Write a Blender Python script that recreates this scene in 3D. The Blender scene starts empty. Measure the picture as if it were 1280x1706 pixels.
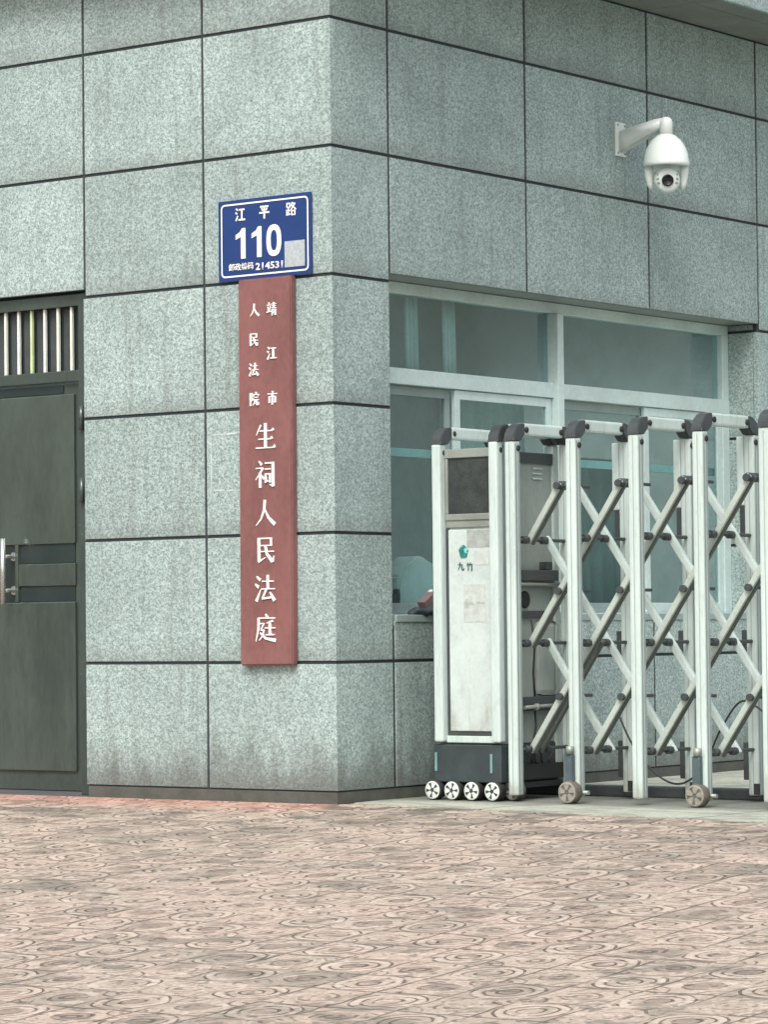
import bpy, bmesh, math, random
from mathutils import Vector, Matrix
random.seed(7)
SC = bpy.context.scene
COL = SC.collection

# ------------------------------------------------------------------ camera
R2 = Vector((0.7986, 0.6017, -0.0110)); F = Vector((-0.6010, 0.7984, 0.0366))
F.normalize(); R2 = (R2 - F * R2.dot(F)).normalized(); U2 = R2.cross(F)
cam_data = bpy.data.cameras.new("camera"); cam = bpy.data.objects.new("camera", cam_data); COL.objects.link(cam)
m = Matrix((R2, U2, -F)).transposed().to_4x4(); m.translation = Vector((9.002, -11.5791, 0.8049))
cam.matrix_world = m
cam_data.sensor_fit = 'HORIZONTAL'; cam_data.sensor_width = 36.0
cam_data.lens = 5286.95 / 1280 * 36.0
cam_data.clip_start = 0.1; cam_data.clip_end = 3000
SC.camera = cam

# ------------------------------------------------------------------ world and sun
SUN_EL, SUN_AZ = math.radians(52), math.radians(158)     # azimuth from +Y clockwise
w = bpy.data.worlds.new("World"); SC.world = w; w.use_nodes = True
wn = w.node_tree.nodes; wl = w.node_tree.links; wn.clear()
sky = wn.new('ShaderNodeTexSky'); sky.sky_type = 'NISHITA'; sky.sun_disc = False
sky.sun_elevation = SUN_EL; sky.sun_rotation = SUN_AZ
sky.dust_density = 5.0; sky.air_density = 1.6; sky.ozone_density = 0.4
hs = wn.new('ShaderNodeHueSaturation'); hs.inputs['Saturation'].default_value = 0.60
bg = wn.new('ShaderNodeBackground'); bg.inputs['Strength'].default_value = 0.13
wo = wn.new('ShaderNodeOutputWorld')
wl.new(sky.outputs[0], hs.inputs['Color']); wl.new(hs.outputs[0], bg.inputs['Color']); wl.new(bg.outputs[0], wo.inputs[0])
sl = bpy.data.lights.new("sun", 'SUN'); sl.energy = 1.3; sl.angle = math.radians(24); sl.color = (1.0, 0.99, 0.965)
so = bpy.data.objects.new("sun", sl); COL.objects.link(so)
sd = Vector((math.sin(SUN_AZ) * math.cos(SUN_EL), math.cos(SUN_AZ) * math.cos(SUN_EL), math.sin(SUN_EL)))
so.rotation_euler = sd.to_track_quat('Z', 'Y').to_euler(); so.location = (0, -5, 20)
SC.view_settings.view_transform = 'Standard'; SC.view_settings.look = 'None'
SC.view_settings.gamma = 1.0; SC.view_settings.exposure = 0.66

# ------------------------------------------------------------------ material helpers
class NT:
    def __init__(s, name):
        s.mat = bpy.data.materials.new(name); s.mat.use_nodes = True
        s.n = s.mat.node_tree.nodes; s.l = s.mat.node_tree.links
        s.bsdf = s.n['Principled BSDF']
        s.tc = s.n.new('ShaderNodeTexCoord')
        s.pos = s.n.new('ShaderNodeNewGeometry').outputs['Position']
    def put(s, sock, v):
        if hasattr(v, 'is_output') or isinstance(v, bpy.types.NodeSocket): s.l.new(v, sock)
        else: sock.default_value = v
    def M(s, op, a, b=None, c=None, clamp=False):
        n = s.n.new('ShaderNodeMath'); n.operation = op; n.use_clamp = clamp
        s.put(n.inputs[0], a)
        if b is not None: s.put(n.inputs[1], b)
        if c is not None: s.put(n.inputs[2], c)
        return n.outputs[0]
    def sep(s, v):
        n = s.n.new('ShaderNodeSeparateXYZ'); s.l.new(v, n.inputs[0]); return n.outputs
    def comb(s, x, y, z):
        n = s.n.new('ShaderNodeCombineXYZ')
        for i, v in enumerate((x, y, z)): s.put(n.inputs[i], v)
        return n.outputs[0]
    def scalev(s, v, sc):
        n = s.n.new('ShaderNodeVectorMath'); n.operation = 'MULTIPLY'; s.l.new(v, n.inputs[0]); n.inputs[1].default_value = sc
        return n.outputs[0]
    def noise(s, v, scale, detail=3, rough=0.6, dist=0.0):
        n = s.n.new('ShaderNodeTexNoise'); s.l.new(v, n.inputs['Vector'])
        n.inputs['Scale'].default_value = scale; n.inputs['Detail'].default_value = detail
        n.inputs['Roughness'].default_value = rough; n.inputs['Distortion'].default_value = dist
        return n.outputs[0]
    def vor(s, v, scale, out='Color', feat='F1'):
        n = s.n.new('ShaderNodeTexVoronoi'); n.feature = feat; s.l.new(v, n.inputs['Vector']); n.inputs['Scale'].default_value = scale
        return n.outputs[out]
    def step(s, v, a, b, inv=False):
        n = s.n.new('ShaderNodeMapRange'); n.interpolation_type = 'SMOOTHSTEP'; s.put(n.inputs[0], v)
        n.inputs[1].default_value = a; n.inputs[2].default_value = b
        n.inputs[3].default_value, n.inputs[4].default_value = (1, 0) if inv else (0, 1)
        return n.outputs[0]
    def mix(s, f, a, b, mode='MIX'):
        n = s.n.new('ShaderNodeMix'); n.data_type = 'RGBA'; n.blend_type = mode
        s.put(n.inputs[0], f)
        for i, v in ((6, a), (7, b)):
            if isinstance(v, tuple): v = (v[0], v[1], v[2], 1)
            s.put(n.inputs[i], v)
        return n.outputs[2]
    def bump(s, h, strength=0.3, dist=0.01):
        n = s.n.new('ShaderNodeBump'); s.l.new(h, n.inputs['Height']); n.inputs['Strength'].default_value = strength
        n.inputs['Distance'].default_value = dist; s.l.new(n.outputs[0], s.bsdf.inputs['Normal'])
    def base(s, c, rough=0.6, metal=0.0, spec=0.5):
        s.put(s.bsdf.inputs['Base Color'], (c[0], c[1], c[2], 1) if isinstance(c, tuple) else c)
        s.put(s.bsdf.inputs['Roughness'], rough); s.put(s.bsdf.inputs['Metallic'], metal)
        s.bsdf.inputs['Specular IOR Level'].default_value = spec
        return s.mat

def paint(name, c, rough=0.4, metal=0.0, var=0.18, scale=6.0, stretch=(1, 1, 1), bump=0.0, spec=0.5, dirt=0.0):
    t = NT(name); v = t.scalev(t.pos, stretch)
    a = t.noise(v, scale, 4, 0.65); b = t.noise(v, scale * 14, 2)
    f = t.M('ADD', t.M('MULTIPLY', a, 0.7), t.M('MULTIPLY', b, 0.3))
    f = t.step(f, 0.3, 0.7)
    k = 1 - var
    col = t.mix(f, tuple(x * k for x in c), tuple(min(0.95, x * (1 + var * 0.5)) for x in c))
    if dirt:
        z = t.sep(t.pos)[2]; jg = t.noise(t.scalev(t.pos, (14, 14, 4)), 1.0, 4, 0.7)
        dd = t.step(t.M('ADD', z, t.M('MULTIPLY', t.M('SUBTRACT', jg, 0.5), dirt * 2.4)), 0.02, dirt, inv=True)
        col = t.mix(t.M('MULTIPLY', dd, 0.5), col, (0.24, 0.215, 0.17))
        sc = t.step(t.noise(t.scalev(t.pos, (40, 40, 7)), 1.0, 3, 0.7), 0.62, 0.72)
        col = t.mix(t.M('MULTIPLY', sc, 0.22), col, (0.22, 0.23, 0.21))
    r = t.M('ADD', t.M('MULTIPLY', f, 0.15), rough - 0.07)
    t.base(col, r, metal, spec)
    if bump: t.bump(b, bump, 0.002)
    return t.mat

def granite(name, light, dark, dirt=True, face='y'):
    t = NT(name)
    geo = t.n.new('ShaderNodeNewGeometry'); isl = geo.outputs['Random Per Island']
    xyz = t.sep(t.pos)
    off = t.comb(t.M('MULTIPLY', isl, 7.0), t.M('MULTIPLY', isl, 3.0), t.M('MULTIPLY', isl, 5.0))
    va = t.n.new('ShaderNodeVectorMath'); va.operation = 'ADD'; t.l.new(t.pos, va.inputs[0]); t.l.new(off, va.inputs[1]); p = va.outputs[0]
    g1 = t.noise(p, 78, 3, 0.66, 1.1)
    g2 = t.noise(p, 150, 2, 0.5)
    cr = t.sep(t.vor(p, 110))[0]
    g = t.M('ADD', t.M('ADD', t.M('MULTIPLY', g1, 0.62), t.M('MULTIPLY', g2, 0.23)), t.M('MULTIPLY', cr, 0.15))
    g = t.step(g, 0.34, 0.68)
    c = t.mix(g, dark, light)
    # black mica flecks
    fl = t.step(t.M('ADD', t.noise(p, 95, 1), 0.0), 0.33, 0.40, inv=True)
    c = t.mix(t.M('MULTIPLY', fl, 0.55), c, tuple(x * 0.55 for x in dark))
    # slab tone
    tone = t.M('ADD', t.M('MULTIPLY', isl, 0.20), 0.90)
    c = t.mix(1.0, c, t.comb(tone, tone, tone), 'MULTIPLY')
    # cloudy weathering and vertical run marks
    cl = t.step(t.noise(p, 2.6, 4, 0.6), 0.38, 0.66)
    c = t.mix(t.M('MULTIPLY', cl, 0.22), c, tuple(x * 0.62 for x in dark))
    runs = t.step(t.noise(t.scalev(p, (16, 16, 1.0)), 1.0, 4, 0.6), 0.54, 0.74)
    c = t.mix(t.M('MULTIPLY', runs, 0.34), c, (0.12, 0.13, 0.115))
    # grime clinging along the lower edge of each course
    zr = t.M('DIVIDE', t.M('SUBTRACT', xyz[2], 0.05), 0.6)
    fr = t.M('FRACT', zr)
    jag = t.noise(t.scalev(t.pos, (9, 9, 3)), 1.0, 4, 0.7)
    low = t.step(t.M('ADD', fr, t.M('MULTIPLY', jag, 0.22)), 0.10, 0.30, inv=True)
    c = t.mix(t.M('MULTIPLY', low, 0.34), c, (0.13, 0.135, 0.12))
    if dirt:
        d = t.step(t.M('ADD', xyz[2], t.M('MULTIPLY', t.M('SUBTRACT', jag, 0.5), 0.5)), 0.06, 0.36, inv=True)
        c = t.mix(t.M('MULTIPLY', d, 0.64), c, (0.088, 0.092, 0.08))
    t.base(c, 0.62, 0, 0.4)
    t.bump(g, 0.25, 0.003)
    return t.mat

MT = {}
MT['granite_front'] = granite('granite_front', (0.490, 0.612, 0.600), (0.195, 0.255, 0.254))
MT['granite_side'] = MT['granite_front']
MT['joint'] = paint('dark_joint', (0.032, 0.038, 0.045), 0.8)
MT['plinth'] = paint('dirty_plinth', (0.085, 0.09, 0.08), 0.8, var=0.3, scale=9)
MT['door_metal'] = paint('grey_green_door_metal', (0.085, 0.112, 0.102), 0.20, 0.45, var=0.22, scale=2.2, stretch=(1.5, 1.5, 0.8))
MT['door_panel'] = paint('door_panel', (0.105, 0.135, 0.120), 0.17, 0.5, var=0.20, scale=1.6, stretch=(2.2, 2.2, 0.7))
MT['door_dark'] = paint('door_dark', (0.018, 0.03, 0.03), 0.35)
MT['steel'] = paint('polished_steel', (0.55, 0.58, 0.56), 0.28, 0.85, var=0.08)
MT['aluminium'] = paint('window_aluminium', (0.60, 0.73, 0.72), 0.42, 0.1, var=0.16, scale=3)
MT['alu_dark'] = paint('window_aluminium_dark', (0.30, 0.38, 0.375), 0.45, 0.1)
MT['gate_white'] = paint('brushed_gate_profile', (0.53, 0.63, 0.61), 0.30, 0.0, var=0.14, scale=2.4, stretch=(3, 3, 0.6), dirt=0.16)
MT['gate_bar'] = paint('gate_brace_profile', (0.44, 0.505, 0.47), 0.33, 0.0, var=0.14, scale=3.0)
MT['rear_profile'] = paint('rear_profile', (0.48, 0.57, 0.55), 0.35, 0.0, var=0.16, scale=2.4, stretch=(3, 3, 0.6), dirt=0.22)
MT['brace_dark'] = paint('dark_brace_bar', (0.12, 0.14, 0.13), 0.5, 0.0, var=0.2)
MT['groove_shade'] = paint('groove_and_side_shade', (0.30, 0.36, 0.35), 0.5)
MT['cap'] = paint('dark_plastic', (0.052, 0.062, 0.066), 0.42, var=0.3)
MT['rubber'] = paint('black_rubber', (0.022, 0.024, 0.024), 0.7, var=0.3)
MT['dusty_rubber'] = paint('dusty_rubber', (0.13, 0.12, 0.10), 0.85, var=0.4, scale=30)
MT['hub'] = paint('silver_hub', (0.72, 0.78, 0.74), 0.35, 0.1, var=0.25, scale=40)
MT['dusty_hub'] = paint('dusty_hub', (0.30, 0.285, 0.25), 0.7, var=0.35, scale=40)
MT['blue_grey'] = paint('blue_grey_housing', (0.085, 0.12, 0.138), 0.5, var=0.3)
MT['unit_black'] = paint('unit_base', (0.040, 0.055, 0.060), 0.5, var=0.3)
MT['unit_grey'] = paint('unit_side_metal', (0.33, 0.38, 0.355), 0.45, var=0.2, scale=4, stretch=(1, 1, 0.4))
MT['unit_white'] = paint('unit_front_sheet', (0.52, 0.60, 0.585), 0.35, var=0.16, scale=5, dirt=0.5)
MT['unit_trim'] = paint('unit_trim', (0.30, 0.33, 0.30), 0.4, 0.3, var=0.2)
MT['screen'] = paint('display_face', (0.045, 0.055, 0.055), 0.18, var=0.45, scale=8)
MT['ghost'] = paint('sticker_residue', (0.50, 0.55, 0.53), 0.5, var=0.2, scale=30)
MT['ghost_dark'] = paint('sticker_residue_dark', (0.40, 0.44, 0.42), 0.5, var=0.2, scale=30)
MT['silver_label'] = paint('silver_label', (0.36, 0.40, 0.385), 0.5, var=0.25, scale=25)
MT['teal'] = paint('teal_mark', (0.02, 0.20, 0.19), 0.5, var=0.4, scale=60)
MT['teal_light'] = paint('teal_mark_light', (0.22, 0.58, 0.52), 0.5, var=0.2, scale=60)
MT['teal_text'] = paint('teal_lettering', (0.035, 0.11, 0.10), 0.5)
MT['refl'] = paint('cyan_reflector', (0.18, 0.34, 0.345), 0.4)
MT['red_board'] = paint('faded_red_paint', (0.215, 0.092, 0.088), 0.42, var=0.26, scale=3, stretch=(1, 1, 0.6), dirt=0.75)
MT['white_letter'] = paint('white_lettering', (0.86, 0.86, 0.85), 0.5, var=0.05)
MT['blue_plate'] = paint('enamel_blue', (0.010, 0.040, 0.175), 0.35, var=0.12, scale=5)
MT['patch'] = paint('silver_patch', (0.42, 0.47, 0.50), 0.5, var=0.25, scale=60)
MT['cam_white'] = paint('camera_white', (0.72, 0.79, 0.77), 0.35, var=0.05)
MT['lens'] = paint('lens_black', (0.006, 0.008, 0.010), 0.12)
MT['tape'] = paint('tape_residue', (0.55, 0.64, 0.62), 0.7, var=0.3, scale=40)
MT['interior'] = paint('room_wall', (0.25, 0.305, 0.305), 0.8)
MT['curtain'] = paint('curtain_cloth_and_reflected_column', (0.66, 0.74, 0.72), 0.9)
MT['curtain_grey'] = paint('grey_curtain_cloth', (0.26, 0.32, 0.31), 0.9)
MT['pale_green'] = paint('pale_green_surface', (0.90, 0.95, 0.88), 0.6, var=0.15, scale=7)
MT['carton'] = paint('pinkish_carton', (0.20, 0.14, 0.142), 0.7)
MT['white_paper'] = paint('white_paper', (0.78, 0.80, 0.78), 0.7)
MT['dark_thing'] = paint('dark_cloth', (0.03, 0.045, 0.055), 0.7)
MT['cyan_rail'] = paint('cyan_white_rail', (0.55, 0.78, 0.78), 0.5)
MT['white_strip'] = paint('white_transom_strip', (0.78, 0.82, 0.74), 0.45, var=0.15, scale=12)
MT['green_strip'] = paint('greenish_transom_strip', (0.55, 0.68, 0.38), 0.45, var=0.15, scale=12)
MT['asphalt'] = paint('asphalt', (0.06, 0.06, 0.058), 0.9, var=0.3, scale=2)
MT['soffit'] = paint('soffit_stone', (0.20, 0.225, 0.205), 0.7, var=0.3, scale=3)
MT['cable'] = paint('cable_black', (0.03, 0.032, 0.032), 0.6)

def glass_mat():
    t = NT('tinted_window_glass'); t.n.remove(t.bsdf)
    tr = t.n.new('ShaderNodeBsdfTransparent'); tr.inputs[0].default_value = (0.80, 0.915, 0.92, 1)
    gl = t.n.new('ShaderNodeBsdfGlossy'); gl.inputs['Roughness'].default_value = 0.015; gl.inputs['Color'].default_value = (0.80, 0.93, 0.91, 1)
    lw = t.n.new('ShaderNodeFresnel'); lw.inputs['IOR'].default_value = 1.75
    wob = t.n.new('ShaderNodeBump'); wob.inputs['Strength'].default_value = 0.06; wob.inputs['Distance'].default_value = 0.02
    t.l.new(t.noise(t.pos, 2.2, 2), wob.inputs['Height']); t.l.new(wob.outputs[0], gl.inputs['Normal'])
    # thin dust film
    df = t.n.new('ShaderNodeBsdfDiffuse'); df.inputs['Color'].default_value = (0.38, 0.47, 0.47, 1)
    m0 = t.n.new('ShaderNodeMixShader'); t.l.new(t.M('MULTIPLY', t.noise(t.pos, 3.0, 4), 0.12), m0.inputs[0])
    t.l.new(tr.outputs[0], m0.inputs[1]); t.l.new(df.outputs[0], m0.inputs[2])
    mx = t.n.new('ShaderNodeMixShader'); gg = t.n.new('ShaderNodeNewGeometry'); t.l.new(t.M('MULTIPLY', t.M('ADD', lw.outputs[0], 0.02), t.M('SUBTRACT', 1.0, gg.outputs['Backfacing'])), mx.inputs[0])
    t.l.new(m0.outputs[0], mx.inputs[1]); t.l.new(gl.outputs[0], mx.inputs[2])
    t.l.new(mx.outputs[0], t.n['Material Output'].inputs[0])
    return t.mat
MT['glass'] = glass_mat()

def paver_mat():
    t = NT('ring_pattern_pavers')
    wv = t.n.new('ShaderNodeTexNoise'); t.l.new(t.pos, wv.inputs['Vector']); wv.inputs['Scale'].default_value = 7; wv.inputs['Detail'].default_value = 2
    x, y, z = t.sep(t.pos); wx, wy, wz = t.sep(wv.outputs['Color'])
    P = 0.25
    u = t.M('ADD', t.M('DIVIDE', t.M('ADD', x, t.M('MULTIPLY', t.M('SUBTRACT', wx, 0.5), 0.040)), P), 0.5 - 3.28 / P + 200)
    v = t.M('ADD', t.M('DIVIDE', t.M('ADD', y, t.M('MULTIPLY', t.M('SUBTRACT', wy, 0.5), 0.050)), P), 0.5 + 4.07 / P + 200)
    cu = t.M('FLOOR', u); cv = t.M('FLOOR', v)
    fu = t.M('SUBTRACT', t.M('FRACT', u), 0.5); fv = t.M('SUBTRACT', t.M('FRACT', v), 0.5)
    r = t.M('SQRT', t.M('ADD', t.M('MULTIPLY', fu, fu), t.M('MULTIPLY', fv, fv)))
    par = t.M('MODULO', t.M('ADD', cu, cv), 2.0)
    # the base cell (200 + even offset) must be the ringed parity
    c0 = (math.floor(0.5 + 200 + 0.0) * 2) % 2
    even = t.M('LESS_THAN', par, 0.5)
    def band(v, c, wd):
        return t.step(t.M('ABSOLUTE', t.M('SUBTRACT', v, c)), wd * 0.35, wd, inv=True)
    rings = t.M('MAXIMUM', band(r, 0.445, 0.021), t.M('MAXIMUM', band(r, 0.30, 0.021), band(r, 0.155, 0.024)))
    wn_ = t.n.new('ShaderNodeTexWhiteNoise'); wn_.noise_dimensions = '2D'; t.l.new(t.comb(cu, cv, 0.0), wn_.inputs['Vector'])
    rnd = wn_.outputs['Value']; rc = t.sep(wn_.outputs['Color'])
    wear = t.step(t.noise(t.pos, 10, 4, 0.7), 0.40, 0.53)
    rings = t.M('MULTIPLY', t.M('MULTIPLY', rings, even), wear)
    # odd cells: quarter-arc motifs around the corners, weaker
    au = t.M('SUBTRACT', 0.5, t.M('ABSOLUTE', fu)); av = t.M('SUBTRACT', 0.5, t.M('ABSOLUTE', fv))
    rq = t.M('SQRT', t.M('ADD', t.M('MULTIPLY', au, au), t.M('MULTIPLY', av, av)))
    qa = t.M('MULTIPLY', t.M('MAXIMUM', t.M('MAXIMUM', band(rq, 0.30, 0.022), band(r, 0.24, 0.028)), t.M('MAXIMUM', band(r, 0.10, 0.05), band(rq, 0.14, 0.03))), t.M('SUBTRACT', 1.0, even))
    wear2 = t.step(t.noise(t.pos, 11, 3, 0.7), 0.42, 0.58)
    qa = t.M('MULTIPLY', qa, t.M('MULTIPLY', wear2, 0.85))
    edge = t.M('MAXIMUM', t.M('ABSOLUTE', fu), t.M('ABSOLUTE', fv))
    joint = t.M('MULTIPLY', t.step(edge, 0.470, 0.492), t.M('ADD', 0.30, t.M('MULTIPLY', t.step(t.noise(t.pos, 2.1, 3), 0.42, 0.58), 0.70)))
    light = t.M('MULTIPLY', band(r, 0.385, 0.06), even)
    # colour
    fine = t.noise(t.pos, 60, 4, 0.7); mid = t.noise(t.pos, 5, 4, 0.65); big = t.noise(t.pos, 0.55, 4, 0.6)
    c = t.mix(t.step(fine, 0.25, 0.75), (0.285, 0.235, 0.19), (0.535, 0.452, 0.38))
    fl2 = t.step(t.noise(t.scalev(t.pos, (1, 1, 1)), 24, 3, 0.65), 0.52, 0.66)
    c = t.mix(t.M('MULTIPLY', fl2, 0.32), c, (0.20, 0.158, 0.125))
    c = t.mix(t.M('MULTIPLY', rc[0], 0.32), c, (0.50, 0.36, 0.30))
    c = t.mix(t.M('MULTIPLY', t.step(rc[1], 0.66, 1.0), 0.55), c, (0.225, 0.20, 0.165))
    c = t.mix(t.M('MULTIPLY', t.step(mid, 0.52, 0.66), 0.62), c, (0.20, 0.178, 0.145))
    c = t.mix(t.M('MULTIPLY', t.step(big, 0.52, 0.68), 0.30), c, (0.25, 0.23, 0.185))
    c = t.mix(t.M('MULTIPLY', light, 0.30), c, (0.60, 0.53, 0.46))
    # worn brown centres of the motifs
    wob2 = t.M('ADD', r, t.M('MULTIPLY', t.M('SUBTRACT', t.noise(t.pos, 20, 3, 0.6), 0.5), 0.16))
    cen = t.M('MAXIMUM', t.M('MULTIPLY', t.step(wob2, 0.15, 0.20, inv=True), even), t.M('MULTIPLY', t.step(wob2, 0.22, 0.28, inv=True), t.M('SUBTRACT', 1.0, even)))
    cen = t.M('MULTIPLY', cen, t.step(rc[2], 0.30, 0.55))
    c = t.mix(t.M('MULTIPLY', cen, 0.62), c, (0.205, 0.165, 0.135))
    hl = t.step(t.noise(t.pos, 15, 3, 0.6), 0.57, 0.66)
    c = t.mix(t.M('MULTIPLY', hl, 0.35), c, (0.66, 0.58, 0.51))
    gr = t.step(t.noise(t.scalev(t.pos, (2.2, 4.2, 1)), 1.1, 5, 0.72), 0.53, 0.64)
    c = t.mix(t.M('MULTIPLY', gr, 0.68), c, (0.165, 0.158, 0.13))
    # soot and damp stains near the building corner, redder tiles along the wall
    near = t.step(y, -1.5, -0.1)
    st = t.step(t.noise(t.scalev(t.pos, (1.4, 3.2, 1)), 1.5, 4, 0.65), 0.50, 0.58)
    c = t.mix(t.M('MULTIPLY', t.M('MULTIPLY', near, st), 0.75), c, (0.12, 0.115, 0.098))
    redn = t.M('MULTIPLY', t.step(y, -0.50, -0.04), t.step(x, -0.1, 0.1, inv=True))
    c = t.mix(t.M('MULTIPLY', redn, 0.5), c, (0.52, 0.24, 0.185))
    sp = t.step(t.noise(t.pos, 19, 2, 0.5), 0.62, 0.67)
    c = t.mix(t.M('MULTIPLY', sp, 0.55), c, (0.085, 0.075, 0.065))
    dk = t.M('MAXIMUM', t.M('MAXIMUM', rings, qa), joint)
    c = t.mix(t.M('MULTIPLY', dk, 0.72), c, (0.068, 0.05, 0.042))
    t.base(c, 0.82, 0, 0.3)
    h = t.M('SUBTRACT', t.M('MULTIPLY', fine, 0.3), dk)
    t.bump(h, 0.9, 0.008)
    return t.mat
MT['pavers'] = paver_mat()

def concrete_mat():
    t = NT('weathered_apron_concrete')
    a = t.noise(t.scalev(t.pos, (1.0, 2.0, 1)), 2.6, 5, 0.7); b = t.noise(t.pos, 40, 3, 0.6)
    x, y, z = t.sep(t.pos)
    c = t.mix(t.step(b, 0.25, 0.75), (0.30, 0.32, 0.27), (0.47, 0.49, 0.42))
    c = t.mix(t.M('MULTIPLY', t.step(a, 0.44, 0.62), 0.62), c, (0.17, 0.18, 0.155))
    # gate's shade painted into the concrete beneath it
    tr = t.M('MULTIPLY', t.step(y, 0.22, 0.50), t.step(y, 1.15, 1.9, inv=True))
    c = t.mix(t.M('MULTIPLY', tr, 0.72), c, (0.115, 0.12, 0.108))
    # slab joints every 1.2 m
    j = t.step(t.M('ABSOLUTE', t.M('SUBTRACT', t.M('FRACT', t.M('ADD', t.M('DIVIDE', x, 1.2), 10.3)), 0.5)), 0.490, 0.497)
    c = t.mix(t.M('MULTIPLY', j, 0.7), c, (0.07, 0.07, 0.06))
    t.base(c, 0.85, 0, 0.3); t.bump(b, 0.4, 0.004)
    return t.mat
MT['concrete'] = concrete_mat()

# ------------------------------------------------------------------ mesh helpers
def box(bm, x0, x1, y0, y1, z0, z1, bev=0.0):
    vs = [bm.verts.new(p) for p in ((x0, y0, z0), (x1, y0, z0), (x1, y1, z0), (x0, y1, z0), (x0, y0, z1), (x1, y0, z1), (x1, y1, z1), (x0, y1, z1))]
    fs = [bm.faces.new([vs[i] for i in f]) for f in ((3, 2, 1, 0), (4, 5, 6, 7), (0, 1, 5, 4), (1, 2, 6, 5), (2, 3, 7, 6), (3, 0, 4, 7))]
    if bev > 0:
        es = list({e for f in fs for e in f.edges})
        bmesh.ops.bevel(bm, geom=es, offset=bev, segments=2, affect='EDGES', profile=0.6)
    return bm

def frame_axes(d):
    d = d.normalized(); a = Vector((0, 0, 1)) if abs(d.z) < 0.95 else Vector((0, 1, 0))
    s = d.cross(a).normalized(); return s, s.cross(d).normalized()

def tube(bm, pts, rad, seg=14, cap=True):
    pts = [Vector(p) for p in pts]; rad = rad if isinstance(rad, (list, tuple)) else [rad] * len(pts)
    rings = []
    s0 = None
    for i, p in enumerate(pts):
        d = (pts[min(i + 1, len(pts) - 1)] - pts[max(i - 1, 0)]).normalized()
        if s0 is None: s, u = frame_axes(d)
        else:
            s = (s0 - d * s0.dot(d)).normalized(); u = s.cross(d)
        s0 = s
        rings.append([bm.verts.new(p + (s * math.cos(2 * math.pi * k / seg) + u * math.sin(2 * math.pi * k / seg)) * rad[i]) for k in range(seg)])
    for a, b in zip(rings, rings[1:]):
        for k in range(seg): f = bm.faces.new([a[k], a[(k + 1) % seg], b[(k + 1) % seg], b[k]]); f.smooth = True
    if cap: bm.faces.new(rings[0][::-1]); bm.faces.new(rings[-1])
    return bm

def bar(bm, p0, p1, w_, h_, bev=0.004, up=None):
    """rectangular bar from p0 to p1; w_ along side axis, h_ along the other"""
    p0, p1 = Vector(p0), Vector(p1); d = (p1 - p0).normalized()
    if up is None: s, u = frame_axes(d)
    else: u = Vector(up); s = d.cross(u).normalized(); u = s.cross(d).normalized()
    vs = []
    for p in (p0, p1):
        for a, b in ((-1, -1), (1, -1), (1, 1), (-1, 1)): vs.append(bm.verts.new(p + s * a * w_ / 2 + u * b * h_ / 2))
    fs = [bm.faces.new([vs[i] for i in f]) for f in ((3, 2, 1, 0), (4, 5, 6, 7), (0, 1, 5, 4), (1, 2, 6, 5), (2, 3, 7, 6), (3, 0, 4, 7))]
    if bev: bmesh.ops.bevel(bm, geom=list({e for f in fs for e in f.edges}), offset=bev, segments=2, affect='EDGES', profile=0.6)
    return bm

def lathe(bm, prof, c, seg=40, axis='z'):
    """prof list of (r, h) around axis through c"""
    rings = []
    for r, h in prof:
        ring = []
        for k in range(seg):
            a = 2 * math.pi * k / seg
            if axis == 'z': p = (c[0] + r * math.cos(a), c[1] + r * math.sin(a), c[2] + h)
            elif axis == 'y': p = (c[0] + r * math.cos(a), c[1] + h, c[2] - r * math.sin(a))
            else: p = (c[0] + h, c[1] + r * math.cos(a), c[2] + r * math.sin(a))
            ring.append(bm.verts.new(p))
        rings.append(ring)
    for a, b in zip(rings, rings[1:]):
        for k in range(seg): f = bm.faces.new([a[k], a[(k + 1) % seg], b[(k + 1) % seg], b[k]]); f.smooth = True
    if prof[0][0] > 1e-6: bm.faces.new(rings[0][::-1])
    if prof[-1][0] > 1e-6: bm.faces.new(rings[-1])
    return bm

def prism(bm, poly, map3, depth_vec):
    """extrude a 2D polygon; map3 maps (u,v)->Vector"""
    dv = Vector(depth_vec)
    a = [bm.verts.new(map3(u, v)) for u, v in poly]; b = [bm.verts.new(map3(u, v) + dv) for u, v in poly]
    bm.faces.new(a); bm.faces.new(b[::-1])
    n = len(poly)
    for i in range(n): bm.faces.new([a[i], b[i], b[(i + 1) % n], a[(i + 1) % n]])
    return bm

def NB(): return bmesh.new()
ORG = {}
def root_org(o):
    while o.parent: o = o.parent
    return ORG.get(o.name, Vector((0, 0, 0)))

def obj1(name, bm, mat, parent=None, smooth=False, label=None):
    me = bpy.data.meshes.new(name); bmesh.ops.recalc_face_normals(bm, faces=bm.faces[:])
    if parent is not None:
        o3 = root_org(parent)
        bmesh.ops.translate(bm, verts=bm.verts[:], vec=-o3)
    bm.to_mesh(me); bm.free()
    if isinstance(mat, str): mat = MT[mat]
    me.materials.append(mat)
    if smooth:
        for p in me.polygons: p.use_smooth = True
    o = bpy.data.objects.new(name, me); COL.objects.link(o); o.parent = parent
    if label: o['label'] = label
    return o

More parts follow.
